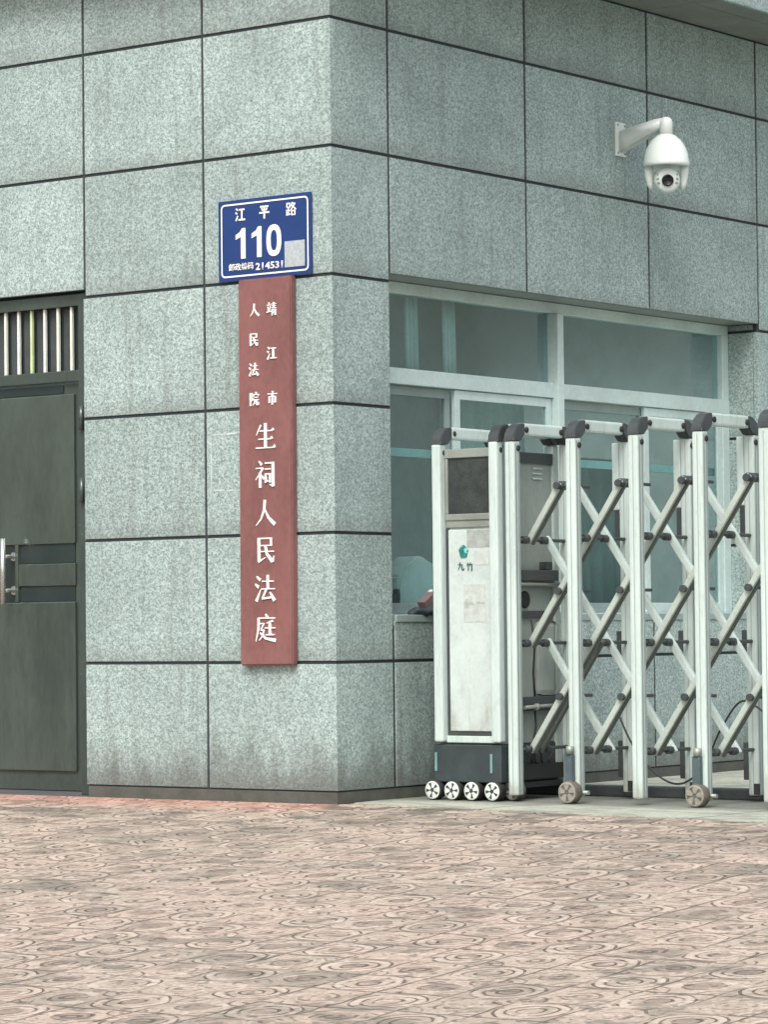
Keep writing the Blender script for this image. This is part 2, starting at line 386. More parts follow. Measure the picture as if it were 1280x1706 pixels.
KEEP = {'street_cladding', 'driveway_cladding', 'fascia', 'soffit', 'room_shell', 'backing_wall', 'plinth', 'louvre_blades', 'tape_residue', 'window', 'sash',
        'lettering', 'character', 'numeral', 'spoked_cover', 'worn_print', 'window_head_lining', 'groove_and_side_shade', 'screen_surround', 'emblem', 'emblem_highlight',
        'door_frame', 'curtain', 'crumpled_cloth', 'roof_slab', 'hub', 'wheel', 'seal_strip'}
def islands(bm):
    bm.verts.index_update(); seen = set(); out = []
    for v in bm.verts:
        if v in seen: continue
        st = [v]; seen.add(v); comp = []
        while st:
            a = st.pop(); comp.append(a)
            for e in a.link_edges:
                b = e.other_vert(a)
                if b not in seen: seen.add(b); st.append(b)
        out.append(comp)
    bb = [[min(v.co[i] for v in c) - 0.001 for i in range(3)] + [max(v.co[i] for v in c) + 0.001 for i in range(3)] for c in out]
    par = list(range(len(out)))
    def fd(i):
        while par[i] != i: i = par[i]
        return i
    for i in range(len(out)):
        for j in range(i):
            if all(bb[i][k] <= bb[j][k + 3] and bb[j][k] <= bb[i][k + 3] for k in range(3)): par[fd(i)] = fd(j)
    g_ = {}
    for i, c in enumerate(out): g_.setdefault(fd(i), []).extend(c)
    return list(g_.values())

def obj(name, bm, mat, parent=None, smooth=False, label=None):
    if name in KEEP or parent is None: return obj1(name, bm, mat, parent, smooth, label)
    gs = islands(bm)
    if len(gs) == 1: return obj1(name, bm, mat, parent, smooth, label)
    first = None
    for c in gs:
        ids = {v.index for v in c}; b2 = bm.copy()
        b2.verts.ensure_lookup_table()
        bmesh.ops.delete(b2, geom=[b2.verts[v.index] for v in bm.verts if v.index not in ids], context='VERTS')
        o = obj1(name, b2, mat, parent, smooth, label); first = first or o
    bm.free()
    return first

def thing(name, label, cat, loc=(0, 0, 0), group=None):
    o = bpy.data.objects.new(name, None); COL.objects.link(o); o.location = loc
    o.empty_display_size = 0.1
    o['label'] = label; o['category'] = cat
    if group: o['group'] = group
    ORG[o.name] = Vector(loc)
    return o

def tag(o, label, cat, group=None, kind=None):
    o['label'] = label; o['category'] = cat
    if group: o['group'] = group
    if kind: o['kind'] = kind
    return o

# ------------------------------------------------------------------ ground
bm = NB()
edge = [(-16, 0.0), (-1.6, 0.0), (-0.01, 0.0), (0.02, 0.10), (0.55, 0.0), (1.15, -0.10), (2.44, -0.29), (6, -0.85), (22, -3.3)]
rows = []
for k in range(25):
    t = (k / 24) ** 1.5
    rows.append([bm.verts.new((x, y + (-18 - y) * t, -0.004 + (-1.15) * t)) for x, y in edge])
for a, b in zip(rows, rows[1:]):
    for i in range(len(edge) - 1):
        f = bm.faces.new([a[i], b[i], b[i + 1], a[i + 1]]); f.smooth = True
o = obj('pavement', bm, 'pavers'); o['kind'] = 'structure'

bm = NB()
ap = [(0.02, 0.10), (0.55, 0.0), (1.15, -0.10), (2.44, -0.29), (6, -0.85), (22, -3.3), (22, 30), (-0.3, 30), (-0.3, 0.30), (0.0, 0.30)]
prism(bm, ap, lambda u, v: Vector((u, v, 0.0)), (0, 0, -0.25))
o = obj('driveway_apron', bm, 'concrete'); o['kind'] = 'structure'

bm = NB(); g = [bm.verts.new(p) for p in ((-900, -900, -1.18), (900, -900, -1.18), (900, 900, -1.18), (-900, 900, -1.18))]; bm.faces.new(g)
o = obj('road', bm, 'asphalt'); o['kind'] = 'structure'

# ------------------------------------------------------------------ gatehouse
B = thing('gatehouse', 'single storey gatehouse clad in grey granite slabs with a door and a long window', 'building', (0, 0, 0))
TH = 0.030      # slab thickness
GAP = 0.0155
XJ = [0.0, -0.778, -1.549, -2.325, -3.10, -3.90, -5.0]
YJ = [0.0, 0.448, 1.603, 2.759, 3.904, 5.05, 6.2, 7.35, 8.5]
ZJ = [0.05, 0.65, 1.25, 1.85, 2.45, 3.05, 3.65, 4.086]
DX0, DX1 = -3.10, -1.556      # door opening
LINT = 2.490
WY0, WY1, WZ0 = 0.448, 3.883, 0.838
# backing walls (dark in the joints), slabs stand 12 mm proud
bm = NB(); s = 0.007
def back(*a): box(bm, *a)
back(-1.549, -s, s, 0.30, 0.0, 4.4)                     # street wall right of door
back(-6.0, DX0, s, 0.30, 0.0, 4.4)
back(DX0, DX1 + 0.007, s, 0.30, LINT + 0.006, 4.4)
back(-0.25, -s, 0.30, WY0 - 0.004, 0.0, 4.4)            # driveway wall before the window
back(-0.25, -s, WY0 - 0.004, WY1, 0.0, WZ0 - 0.03)
back(-0.25, -s, WY0 - 0.004, WY1, LINT + 0.006, 4.4)
back(-0.25, -s, WY1 + s, 9.0, 0.0, 4.4)
obj('backing_wall', bm, 'joint', B)
bm = NB()
box(bm, -6.0, -5.8, 0.3, 9.0, 0, 4.4); box(bm, -5.8, -0.25, 8.8, 9.0, 0, 4.4); box(bm, -5.8, -0.25, 0.3, 1.2, 3.6, 3.7); box(bm, -5.8, -0.25, 8.0, 8.8, 3.6, 3.7); box(bm, -1.0, -0.25, 1.2, 8.0, 3.6, 3.7); box(bm, -5.8, -5.0, 1.2, 8.0, 3.6, 3.7)  # ceiling left open in the middle, added to let daylight into the room
box(bm, -5.8, -0.25, 0.3, 8.8, 0.0, 0.02)
box(bm, -5.8, -5.7, 0.3, 8.8, 0.02, 3.6)
obj('room_shell', bm, 'interior', B)

# street face slabs
bm = NB()
g = GAP / 2
def slabx(x0, x1, z0, z1, corner=False):
    box(bm, x0 + g, (x1 - g) if not corner else x1, 0.0, TH - 0.001, z0 + g, z1 - g, 0.002)
for k in range(7):
    z0, z1 = ZJ[k], ZJ[k + 1]
    for i in range(len(XJ) - 1):
        x1, x0 = XJ[i], XJ[i + 1]
        if i in (2, 3) and k < 4: continue
        zz0 = z0
        if i in (2, 3) and k == 4: zz0 = LINT - g
        if i == 1 and k < 4: x0 = DX1 - g
        slabx(x0, x1, zz0, z1, corner=(i == 0))
obj('street_cladding', bm, 'granite_front', B)
# driveway face slabs
bm = NB()
def slaby(y0, y1, z0, z1, corner=False):
    box(bm, -TH + 0.001, 0.0, (y0 + g * 1.35) if not corner else TH + 0.0005, y1 - g * 1.35, z0 + g, z1 - g, 0.002)
for k in range(7):
    z0, z1 = ZJ[k], ZJ[k + 1]
    for i in range(len(YJ) - 1):
        y0, y1 = YJ[i], YJ[i + 1]
        if i in (1, 2, 3):
            if k in (2, 3): continue
            if k == 1: z1 = WZ0 - 0.006 + g
            if k == 4: zz = LINT - g
            else: zz = z0
            slaby(y0, y1 if i < 3 else y1, zz, z1)
            z0, z1 = ZJ[k], ZJ[k + 1]
        else:
            ya = y0 if i != 4 else WY1 - g
            if i == 4 and k > 3: ya = y0
            if i == 4 and k < 1: ya = y0
            if i == 4 and k == 1:
                slaby(y0, y1, z0, z1); continue
            slaby(ya, y1, z0, z1, corner=(i == 0))
obj('driveway_cladding', bm, 'granite_side', B)
# window recess returns in the same stone
bm = NB()
for a, b in ((WZ0, 1.25), (1.25, 1.85), (1.85, 2.45)):
    box(bm, -0.25, -TH - 0.002, WY1, WY1 + TH - 0.003, a + g, b - g, 0.002)
    box(bm, -0.25, -TH - 0.002, WY0 - TH + 0.004, WY0 - 0.003, a + g, b - g, 0.002)
box(bm, -0.25, -TH - 0.002, WY1, WY1 + TH - 0.003, 2.45 + g, LINT - 0.003, 0.002)
obj('window_jamb_stone', bm, 'granite_side', B)
bm = NB()
for a, b in zip((WY0, 1.603, 2.759), (1.603, 2.759, WY1)):
    box(bm, -0.25, -TH - 0.002, a + g * 0.6, b - g * 0.6, LINT - 0.0005, LINT + 0.005, 0.0)
obj('window_head_lining', bm, 'unit_trim', B)
# corner spall and bottom plinth
bm = NB()
box(bm, -1.549, -TH, 0.003, TH, -0.2, 0.050, 0.002); box(bm, -TH, -0.003, 0.003, 9.0, -0.2, 0.0505, 0.0)
box(bm, -6.0, DX0, 0.003, TH, -0.2, 0.047, 0.002)
obj('plinth', bm, 'plinth', B)
# roof overhang
bm = NB()
OV = 0.478; OF = 0.20
def quad(bm, pts): bm.faces.new([bm.verts.new(p) for p in pts])
for i in range(9):
    y0 = -OF + 0.004 if i == 0 else YJ[i - 1] ; y1 = YJ[i] if i < 9 else 9
    box(bm, 0.30 + g * .5, OV - 0.002, y0 + g * .4, y1 - g * .4, 4.090, 4.11)
    box(bm, -0.01, 0.30 - g * .5, y0 + g * .4, y1 - g * .4, 4.0905, 4.11)
for i in range(6):
    box(bm, XJ[i + 1] + 0.002 if i < 5 else -5.9, XJ[i] - 0.012, -OF + 0.004, 0.02, 4.090, 4.11)
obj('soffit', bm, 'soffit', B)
bm = NB()
box(bm, -6.0, OV - 0.02, -OF + 0.02, 1.2, 4.112, 4.62); box(bm, -6.0, OV - 0.02, 8.0, 9.0, 4.112, 4.62)
box(bm, -1.0, OV - 0.02, 1.2, 8.0, 4.112, 4.62); box(bm, -6.0, -5.0, 1.2, 8.0, 4.112, 4.62)  # unseen roof opening added to daylight the room below
obj('roof_slab', bm, 'joint', B)
bm = NB()
ys = [-OF] + YJ[1:]
for a, b in zip(ys, ys[1:]):
    box(bm, OV - 0.02, OV + 0.004, a + (g if a > 0 else -0.0), b - g, 4.086, 4.60, 0.003)
xs = [OV - 0.022, -0.30, -1.06, -1.83, -2.6, -3.4, -4.2, -6.0]
for b, a in zip(xs, xs[1:]):
    box(bm, a + g, b - (g if b < 0 else 0), -OF - 0.004, -OF + 0.02, 4.086, 4.60, 0.003)
obj('fascia', bm, 'granite_side', B)
# tape residue outline on the street wall
bm = NB()
def strip(p, q, w_):
    (x0, z0), (x1, z1) = p, q; d = Vector((x1 - x0, 0, z1 - z0)).normalized(); n = Vector((-d.z, 0, d.x)) * w_ / 2
    a, b = Vector((x0, -0.0012, z0)), Vector((x1, -0.0012, z1))
    bm.faces.new([bm.verts.new(v) for v in (a - n, b - n, b + n, a + n)])
strip((-0.742, 1.70), (-0.742, 1.60), 0.006); strip((-0.741, 1.59), (-0.740, 1.49), 0.005)
strip((-0.715, 1.734), (-0.65, 1.735), 0.006); strip((-0.64, 1.735), (-0.58, 1.737), 0.008)
strip((-0.72, 1.470), (-0.66, 1.468), 0.007); strip((-0.645, 1.468), (-0.600, 1.466), 0.006)
obj('tape_residue', bm, 'tape', B)

# ---- street door
D = obj('door', box(NB(), DX0 + 0.02, DX1 - 0.075, 0.065, 0.10, 0.02, 2.035), 'door_metal', B)
bm = NB()
box(bm, DX1 - 0.070, DX1 - 0.0125, 0.035, 0.115, 0.0, LINT - 0.012, 0.004)
box(bm, DX0 + 0.0, DX0 + 0.018, 0.035, 0.115, 0.0, LINT - 0.012, 0.004)
box(bm, DX0 + 0.018, DX1 - 0.070, 0.038, 0.112, 2.045, 2.100, 0.004)
box(bm, DX0 + 0.018, DX1 - 0.070, 0.038, 0.112, LINT - 0.072, LINT - 0.012, 0.004)
obj('door_frame', bm, 'door_metal', D)
bm = NB()      # raised leaf panels
box(bm, -2.60, -1.672, 0.050, 0.0645, 1.243, 1.985, 0.006)
box(bm, -2.060, -1.672, 0.052, 0.0645, 1.035, 1.145, 0.004)
box(bm, -2.60, -1.672, 0.050, 0.0645, 0.115, 0.955, 0.006)
obj('raised_panel', bm, 'door_panel', D)
bm = NB()
box(bm, -2.045, -1.680, 0.060, 0.0647, 1.148, 1.240); box(bm, -2.045, -1.680, 0.060, 0.0647, 0.958, 1.032)
box(bm, -2.60, -2.078, 0.060, 0.0647, 0.958, 1.240)
box(bm, -2.60, -1.75, 0.060, 0.0647, 1.990, 2.028)
obj('recess_band', bm, 'door_dark', D)
bm = NB(); box(bm, -2.075, -2.055, 0.046, 0.0646, 0.957, 1.242, 0.003); obj('stile', bm, 'door_panel', D)
bm = NB()
tube(bm, [(-2.088, -0.028, 0.945), (-2.088, -0.028, 1.275)], 0.014)
for z in (1.185, 1.015): tube(bm, [(-2.088, -0.028, z), (-2.088, 0.062, z)], 0.011); lathe(bm, [(0.022, 0.048), (0.022, 0.060)], (-2.088, 0.0, z), 20, 'y')
obj('handle', bm, 'steel', D)
for z in (1.86, 1.50):
    bm = NB(); tube(bm, [(DX1 - 0.042, 0.024, z - 0.06), (DX1 - 0.042, 0.024, z + 0.06)], 0.012); box(bm, DX1 - 0.075, DX1 - 0.020, 0.030, 0.036, z - 0.045, z + 0.045, 0.002)
    obj('hinge', bm, 'door_metal', D)
T = obj('transom_grille', box(NB(), DX0 + 0.018, DX1 - 0.070, 0.100, 0.108, 2.100, LINT - 0.073), 'door_dark', B)
xb = [-1.692, -1.783, -1.873, -1.963, -2.052, -2.142, -2.232, -2.32, -2.41, -2.50]
for i, x in enumerate(xb):
    bm = NB(); box(bm, x - 0.007, x + 0.007, 0.056, 0.072, 2.100, LINT - 0.073, 0.002)
    obj('transom_strip', bm, 'green_strip' if i == 3 else 'white_strip', T)  # thin pale upright strips in front of the dark louvre blades
bm = NB()
for x in xb: box(bm, x - 0.075, x - 0.020, 0.085, 0.099, 2.101, LINT - 0.074, 0.003)
obj('louvre_blades', bm, 'cap', T)

# ---- window
WX = -0.19
bm = NB()
box(bm, WX - 0.06, WX, WY0 - 0.002, WY1 - 0.001, 2.432, LINT - 0.003, 0.003)
box(bm, WX - 0.06, WX + 0.002, WY0 - 0.002, WY1 - 0.001, WZ0 + 0.002, 0.875, 0.003)
box(bm, WX - 0.06, WX + 0.001, 3.812, WY1 - 0.001, 0.8755, 1.9895, 0.003); box(bm, WX - 0.06, WX + 0.001, 3.812, WY1 - 0.001, 2.0685, 2.4315, 0.003)
box(bm, WX - 0.06, WX + 0.001, WY0 - 0.002, WY0 + 0.06, 0.8755, 1.9895, 0.003); box(bm, WX - 0.06, WX + 0.001, WY0 - 0.002, WY0 + 0.06, 2.0685, 2.4315, 0.003)
W = obj('window', bm, 'aluminium', B)
obj('transom_bar', box(NB(), WX - 0.06, WX + 0.006, WY0 - 0.002, WY1 - 0.001, 1.990, 2.068, 0.004), 'aluminium', W)
bm = NB(); box(bm, WX - 0.06, WX + 0.035, 2.105, 2.160, 0.8755, 2.4310, 0.005); box(bm, WX - 0.058, WX + 0.010, 2.161, 2.195, 0.8755, 2.4305, 0.003)
obj('mullion', bm, 'aluminium', W)
bm = NB(); box(bm, WX + 0.004, -0.004, WY0 + 0.004, WY1 - 0.003, WZ0 - 0.022, WZ0 - 0.001, 0.003)
box(bm, -0.010, 0.006, WY0 + 0.012, WY1 - 0.003, WZ0 - 0.005, WZ0 + 0.030, 0.004)
obj('sill', bm, 'alu_dark', W)
def pane(y0, y1, z0, z1, dx=-0.03):
    bm = NB(); box(bm, WX + dx - 0.003, WX + dx, y0, y1, z0, z1); obj('glass_pane', bm, 'glass', W)
pane(WY0 + 0.06, 2.104, 2.069, 2.431); pane(2.196, 3.811, 2.069, 2.431)
# sliding sashes
def sash(y0, y1, dx, mat='aluminium'):
    bm = NB(); w_ = 0.045; x0, x1 = WX + dx - 0.022, WX + dx; z0, z1 = 0.877, 1.986
    box(bm, x0, x1, y0, y0 + w_, z0, z1, 0.003); box(bm, x0, x1, y1 - w_, y1, z0, z1, 0.003)
    box(bm, x0, x1, y0 + w_, y1 - w_, z1 - 0.045, z1, 0.003); box(bm, x0, x1, y0 + w_, y1 - w_, z0, z0 + 0.05, 0.003)
    obj('sash', bm, mat, W)
    pane(y0 + w_, y1 - w_, z0 + 0.05, z1 - 0.045, dx - 0.010)
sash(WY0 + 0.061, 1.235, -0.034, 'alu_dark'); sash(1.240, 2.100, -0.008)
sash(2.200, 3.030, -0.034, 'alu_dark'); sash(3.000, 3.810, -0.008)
bm = NB(); box(bm, -0.33, -0.31, 0.30, 3.95, 1.648, 1.690, 0.003); obj('safety_rail', bm, 'cyan_rail', W)

# things behind the glass
def curtain(y0, y1, z0, z1, x, mat, label, amp=0.02, n=12):
    bm = NB(); N = 80; prev = None
    for i in range(N + 1):
        t = i / N; y = y0 + (y1 - y0) * t; xx = x + amp * math.sin(t * n * 2 * math.pi) + 0.006 * math.sin(t * 31)
        cur = [bm.verts.new((xx, y, z0)), bm.verts.new((xx - 0.01, y, z1))]
        if prev: bm.faces.new([prev[0], cur[0], cur[1], prev[1]])
        prev = cur
    o = obj('curtain', bm, mat, None, True); md = o.modifiers.new('s', 'SOLIDIFY'); md.thickness = 0.002  # also makes the pale strips that stand for reflected columns
    tag(o, label, 'curtain', 'curtains and reflected column strips behind the gatehouse window'); return o
curtain(1.38, 2.16, 0.92, 2.02, -0.40, 'curtain', 'pale folded curtain behind the middle sash above the gate drive unit', 0.018, 9)
curtain(2.45, 3.35, 0.85, 1.72, -0.50, 'curtain_grey', 'grey curtain with vertical folds behind the right half of the window', 0.02, 7)
curtain(0.98, 1.10, 2.00, 2.55, -0.31, 'curtain', 'narrow pale strip standing for a reflected column in the left upper pane', 0.010, 2)  # pale strips added in place of columns reflected in the glass
curtain(1.30, 1.42, 2.00, 2.55, -0.31, 'curtain', 'second narrow pale strip standing for a reflected column in the left upper pane', 0.010, 2)

# pale green shape standing on the inner ledge
def lumpy(name, poly, x0, x1, mat, label, cat, yc=0.0):
    bm = NB(); prism(bm, poly, lambda u, v: Vector((x0, u, v)), (x1 - x0, 0, 0))
    bmesh.ops.bevel(bm, geom=bm.edges[:], offset=0.012, segments=2, affect='EDGES')
    o = obj(name, bm, mat, None); tag(o, label, cat); return o
bm = NB(); box(bm, -0.62, -0.256, 0.32, 3.86, 0.86, 0.905, 0.003)
tag(obj('inner_ledge', bm, 'interior'), 'pale desk ledge running inside the gatehouse window', 'ledge')
lumpy('pale_shape', [(0.84, 0.907), (1.32, 0.907), (1.33, 1.04), (1.26, 1.07), (1.20, 1.085), (1.05, 1.16), (0.985, 1.155), (0.92, 1.10), (0.85, 1.06)], -0.40, -0.264, 'pale_green', 'pale green shape behind the lower left sash', 'bag')
bm = NB(); box(bm, -0.30, -0.265, 0.78, 0.862, 0.906, 0.975, 0.006); tube(bm, [(-0.28, 0.845, 0.97), (-0.28, 0.845, 0.995)], 0.015)
tag(obj('dark_bottle', bm, 'dark_thing'), 'small dark bottle at the lower left corner of the window', 'bottle')
bm = NB(); bar(bm, (-0.02, 0.705, 0.908), (-0.015, 0.785, 0.957), 0.05, 0.05, 0.004); 
C1 = thing('carton', 'pinkish carton with a white end wedged on the sill left of the gate', 'box', (-0.02, 0.75, 0.88))
obj('carton_body', bm, 'carton', C1)
bm = NB(); bar(bm, (-0.0148, 0.786, 0.9575), (-0.014, 0.806, 0.967), 0.052, 0.052, 0.003); obj('carton_end', bm, 'white_paper', C1)
bm = NB()
for (x, y, z, r) in ((-0.03, 0.66, 0.875, 0.028), (-0.02, 0.71, 0.882, 0.042), (-0.01, 0.78, 0.886, 0.055), (-0.02, 0.84, 0.88, 0.045), (-0.025, 0.62, 0.868, 0.016)):
    bmesh.ops.create_icosphere(bm, subdivisions=3, radius=r, matrix=Matrix.Translation((x, y, z)) @ Matrix.Diagonal((1.0, 1.7, 0.6, 1)))
for v in bm.verts: v.co += Vector((0, math.sin(v.co.z * 90) * .006, math.sin(v.co.y * 70) * .006))
tag(obj('crumpled_cloth', bm, 'dark_thing', None, True), 'crumpled dark cloth lying on the sill under the carton', 'cloth')

# ------------------------------------------------------------------ hand-drawn serif characters
S_ = {
 '生': [((30,92),(18,72),(8,55),9,6,3), ((24,70),(88,70),5,5), ((18,40),(82,40),5,5), ((5,8),(97,8),5,5), ((52,98),(52,8),14,14), ((80,70),(88,76),(93,70),2,9,2), ((74,40),(82,46),(87,40),2,9,2), ((88,8),(95,15),(99,8),2,9,2)],
 '祠': [((20,98),(34,84),6,11), ((6,72),(42,72),5,5), ((40,72),(26,52),(5,30),10,8,3), ((26,56),(26,0),13,13), ((30,46),(46,32),5,11), ((50,90),(92,90),6,6), ((89,93),(89,4),13,13), ((88,6),(72,12),10,3), ((50,68),(78,68),5,5), ((54,52),(54,18),10,10), ((75,52),(75,18),10,10), ((54,50),(75,50),5,5), ((54,24),(75,24),5,5)],
 '人': [((50,97),(46,60),(30,26),(6,3),14,12,8,3), ((48,64),(66,32),(97,6),5,11,16)],
 '民': [((18,92),(82,92),6,6), ((79,94),(79,64),11,11), ((18,66),(82,66),5,5), ((21,94),(21,8),14,14), ((18,6),(52,22),9,3), ((20,44),(94,44),5,5), ((52,66),(60,34),(86,6),12,12,14), ((88,6),(94,28),10,3)],
 '法': [((10,94),(28,80),6,14), ((3,66),(20,54),6,14), ((8,3),(18,22),(30,46),15,10,3), ((36,76),(92,76),5,5), ((64,99),(64,48),13,13), ((32,48),(98,48),5,5), ((58,48),(38,14),10,7), ((36,12),(88,18),7,9), ((74,36),(96,4),5,15)],
 '庭': [((50,100),(60,88),7,12), ((14,86),(97,86),5,5), ((17,86),(16,46),(3,0),12,11,3), ((24,66),(44,66),5,5), ((43,67),(28,42),7,6), ((27,42),(45,42),5,5), ((43,42),(36,20),(20,4),9,7,3), ((24,32),(50,12),(99,4),5,9,15), ((86,76),(56,67),9,3), ((48,50),(98,50),5,5), ((72,70),(72,26),12,12), ((52,25),(94,25),5,5)],
 '靖': [((18,99),(28,88),6,11), ((3,80),(46,80),6,6), ((12,70),(20,38),6,11), ((38,72),(28,34),10,4), ((1,28),(48,34),7,6), ((52,87),(95,87),5,5), ((55,73),(92,73),5,5), ((50,58),(99,58),5,5), ((73,99),(73,58),11,11), ((59,48),(59,2),10,10), ((89,48),(89,3),11,11), ((59,46),(89,46),5,5), ((59,32),(89,32),5,5), ((59,18),(89,18),5,5)],
 '江': [((10,94),(28,80),6,14), ((3,66),(20,54),6,14), ((8,3),(18,22),(30,46),15,10,3), ((38,84),(94,84),7,7), ((66,84),(66,12),15,15), ((32,12),(99,12),7,7)],
 '江b': [((8,96),(26,82),13,13), ((2,66),(20,54),13,13), ((6,2),(26,40),13,13), ((38,86),(94,86),13,13), ((66,86),(66,10),15,15), ((32,9),(100,9),13,13)],
 '平': [((8,90),(92,90),13,13), ((24,80),(34,58),12,12), ((78,80),(66,58),12,12), ((0,44),(100,44),13,13), ((50,92),(50,-2),16,16)],
 '路': [((8,92),(8,64),10,10), ((4,92),(40,92),10,10), ((36,92),(36,64),10,10), ((6,62),(40,62),10,10), ((24,62),(24,8),10,10), ((24,36),(42,36),9,9), ((7,46),(7,8),9,9), ((2,5),(42,10),10,10), ((64,99),(46,66),11,9), ((60,88),(90,88),10,10), ((90,88),(46,40),11,9), ((60,74),(98,42),9,12), ((56,34),(56,0),10,10), ((54,34),(90,34),10,10), ((88,34),(88,0),10,10), ((56,4),(90,4),10,10)],
 '市': [((46,100),(58,88),7,13), ((3,80),(97,80),6,6), ((50,80),(50,0),14,14), ((21,62),(21,14),12,12), ((21,60),(81,60),6,6), ((80,62),(80,16),13,13), ((80,16),(66,22),9,3)],
 '院': [((11,96),(11,0),13,13), ((11,92),(35,92),6,6), ((34,92),(22,66),8,5), ((22,66),(38,46),5,10), ((37,46),(24,34),9,3), ((64,100),(72,88),7,12), ((45,82),(97,82),6,6), ((46,82),(43,66),10,6), ((96,82),(89,68),8,3), ((53,62),(90,62),6,6), ((43,44),(97,44),6,6), ((61,44),(56,20),(38,2),11,9,3), ((77,44),(77,10),12,12), ((76,9),(95,9),11,11), ((94,8),(97,26),9,3)],
 '九': [((5,70),(70,70),8,8), ((36,98),(34,50),(5,4),12,11,4), ((66,72),(66,10),12,12), ((66,10),(92,10),11,11), ((92,8),(96,30),9,4)],
 '竹': [((22,98),(6,58),11,5), ((14,78),(46,78),8,8), ((30,78),(30,2),12,12), ((64,98),(50,58),11,5), ((58,78),(96,78),8,8), ((82,78),(82,4),12,12), ((82,4),(68,12),9,4)],
}
def draw_char(bm, ch, cx, cz, h, y, wide=1.0, thick=0.004, bold=1.0, inc=0.00035):
    k = 0
    for st in S_[ch]:
        n = len(st) // 2; pts = [Vector(((p[0] - 50) / 100 * h * wide, (p[1] - 50) / 100 * h)) for p in st[:n]]; ws = [w_ / 100 * h * bold for w_ in st[n:]]
        L, Rr = [], []
        for i, p in enumerate(pts):
            d = pts[min(i + 1, n - 1)] - pts[max(i - 1, 0)]; d.normalize(); nn = Vector((-d.y, d.x)) * ws[i] / 2
            L.append(p + nn); Rr.append(p - nn)
        poly = [(q.x, q.y) for q in L + Rr[::-1]]
        yy = y - inc * k; k += 1
        prism(bm, poly, lambda u, v: Vector((cx + u, yy, cz + v)), (0, thick + inc * k, 0))

# vertical court name board
NBd = thing('court_name_board', 'tall narrow red name board with white vertical writing on the street wall', 'sign', (-0.36, -0.02, 0.64))
bm = NB()
tz, bz = 2.456, 0.640
v0 = Vector((-0.537, -0.042, 0)); 
prism(bm, [(-0.540, bz - 0.003), (-0.222, bz), (-0.212, tz), (-0.533, tz)], lambda u, v: Vector((u, -0.042, v)), (0, 0.041, 0))
bmesh.ops.bevel(bm, geom=bm.edges[:], offset=0.006, segments=3, affect='EDGES')
obj('board', bm, 'red_board', NBd)
big = [('生', -0.374, 1.710), ('祠', -0.376, 1.533), ('人', -0.379, 1.352), ('民', -0.381, 1.178), ('法', -0.383, 0.998), ('庭', -0.382, 0.813)]
small = [('人', -0.432, 2.307), ('民', -0.438, 2.168), ('法', -0.439, 2.027), ('院', -0.437, 1.888), ('靖', -0.327, 2.305), ('江', -0.329, 2.099), ('市', -0.328, 1.888)]
for ch, x, z in big:
    bm = NB(); draw_char(bm, ch, x, z, 0.128, -0.0455, 0.98, bold=0.86); obj('character', bm, 'white_letter', NBd)
for ch, x, z in small:
    bm = NB(); draw_char(bm, ch, x, z, 0.064, -0.0455, 0.95, bold=1.12); obj('character', bm, 'white_letter', NBd)

# house number plate
HP = thing('house_number_plate', 'blue enamel house number plate reading 110 above the red name board', 'sign', (-0.39, -0.01, 2.45))
PX0, PX1, PZ0, PZ1 = -0.674, -0.110, 2.458, 2.841
def rrect(x0, x1, z0, z1, r, n=6):
    out = []
    for cx, cz, a0 in ((x1 - r, z1 - r, 0), (x0 + r, z1 - r, 90), (x0 + r, z0 + r, 180), (x1 - r, z0 + r, 270)):
        for k in range(n + 1):
            a = math.radians(a0 + 90 * k / n); out.append((cx + r * math.cos(a), cz + r * math.sin(a)))
    return out
bm = NB(); prism(bm, rrect(PX0, PX1, PZ0, PZ1, 0.006), lambda u, v: Vector((u, -0.012, v)), (0, 0.007, 0)); obj('plate', bm, 'blue_plate', HP)
bm = NB()
for x in (PX0 + 0.04, PX1 - 0.04): box(bm, x - 0.01, x + 0.01, -0.0055, 0.002, 2.62, 2.66)
obj('standoff', bm, 'unit_trim', HP)
bm = NB()
a = rrect(PX0 + 0.017, PX1 - 0.017, PZ0 + 0.017, PZ1 - 0.017, 0.022); b = rrect(PX0 + 0.0245, PX1 - 0.0245, PZ0 + 0.0245, PZ1 - 0.0245, 0.017)
va = [bm.verts.new((u, -0.0138, v)) for u, v in a]; vb = [bm.verts.new((u, -0.0138, v)) for u, v in b]
for i in range(len(va)): bm.faces.new([va[i], va[(i + 1) % len(va)], vb[(i + 1) % len(va)], vb[i]])
obj('border_line', bm, 'white_letter', HP)
def text_bm(s, size, cx, cz, y, offset=0.0, sx=1.0, target_w=None):
    cu = bpy.data.curves.new('t', 'FONT'); cu.body = s; cu.size = 1.0; cu.align_x = 'LEFT'; cu.offset = offset; cu.extrude = 0.0; cu.resolution_u = 6
    ob = bpy.data.objects.new('t', cu); COL.objects.link(ob); bpy.context.view_layer.update()
    dg = bpy.context.evaluated_depsgraph_get(); me = bpy.data.meshes.new_from_object(ob.evaluated_get(dg))
    bpy.data.objects.remove(ob); bpy.data.curves.remove(cu)
    bm = NB(); bm.from_mesh(me); bpy.data.meshes.remove(me)
    xs = [v.co.x for v in bm.verts]; zs = [v.co.y for v in bm.verts]
    h = max(zs) - min(zs); wd = max(xs) - min(xs); k = size / h; kx = (target_w / wd) if target_w else k * sx
    mx, mz = (max(xs) + min(xs)) / 2, (max(zs) + min(zs)) / 2
    for v in bm.verts: v.co = Vector((cx + (v.co.x - mx) * kx, y, cz + (v.co.y - mz) * k))
    r = bmesh.ops.extrude_face_region(bm, geom=bm.faces[:]); bmesh.ops.translate(bm, verts=[e for e in r['geom'] if isinstance(e, bmesh.types.BMVert)], vec=(0, 0.0012, 0))
    return bm
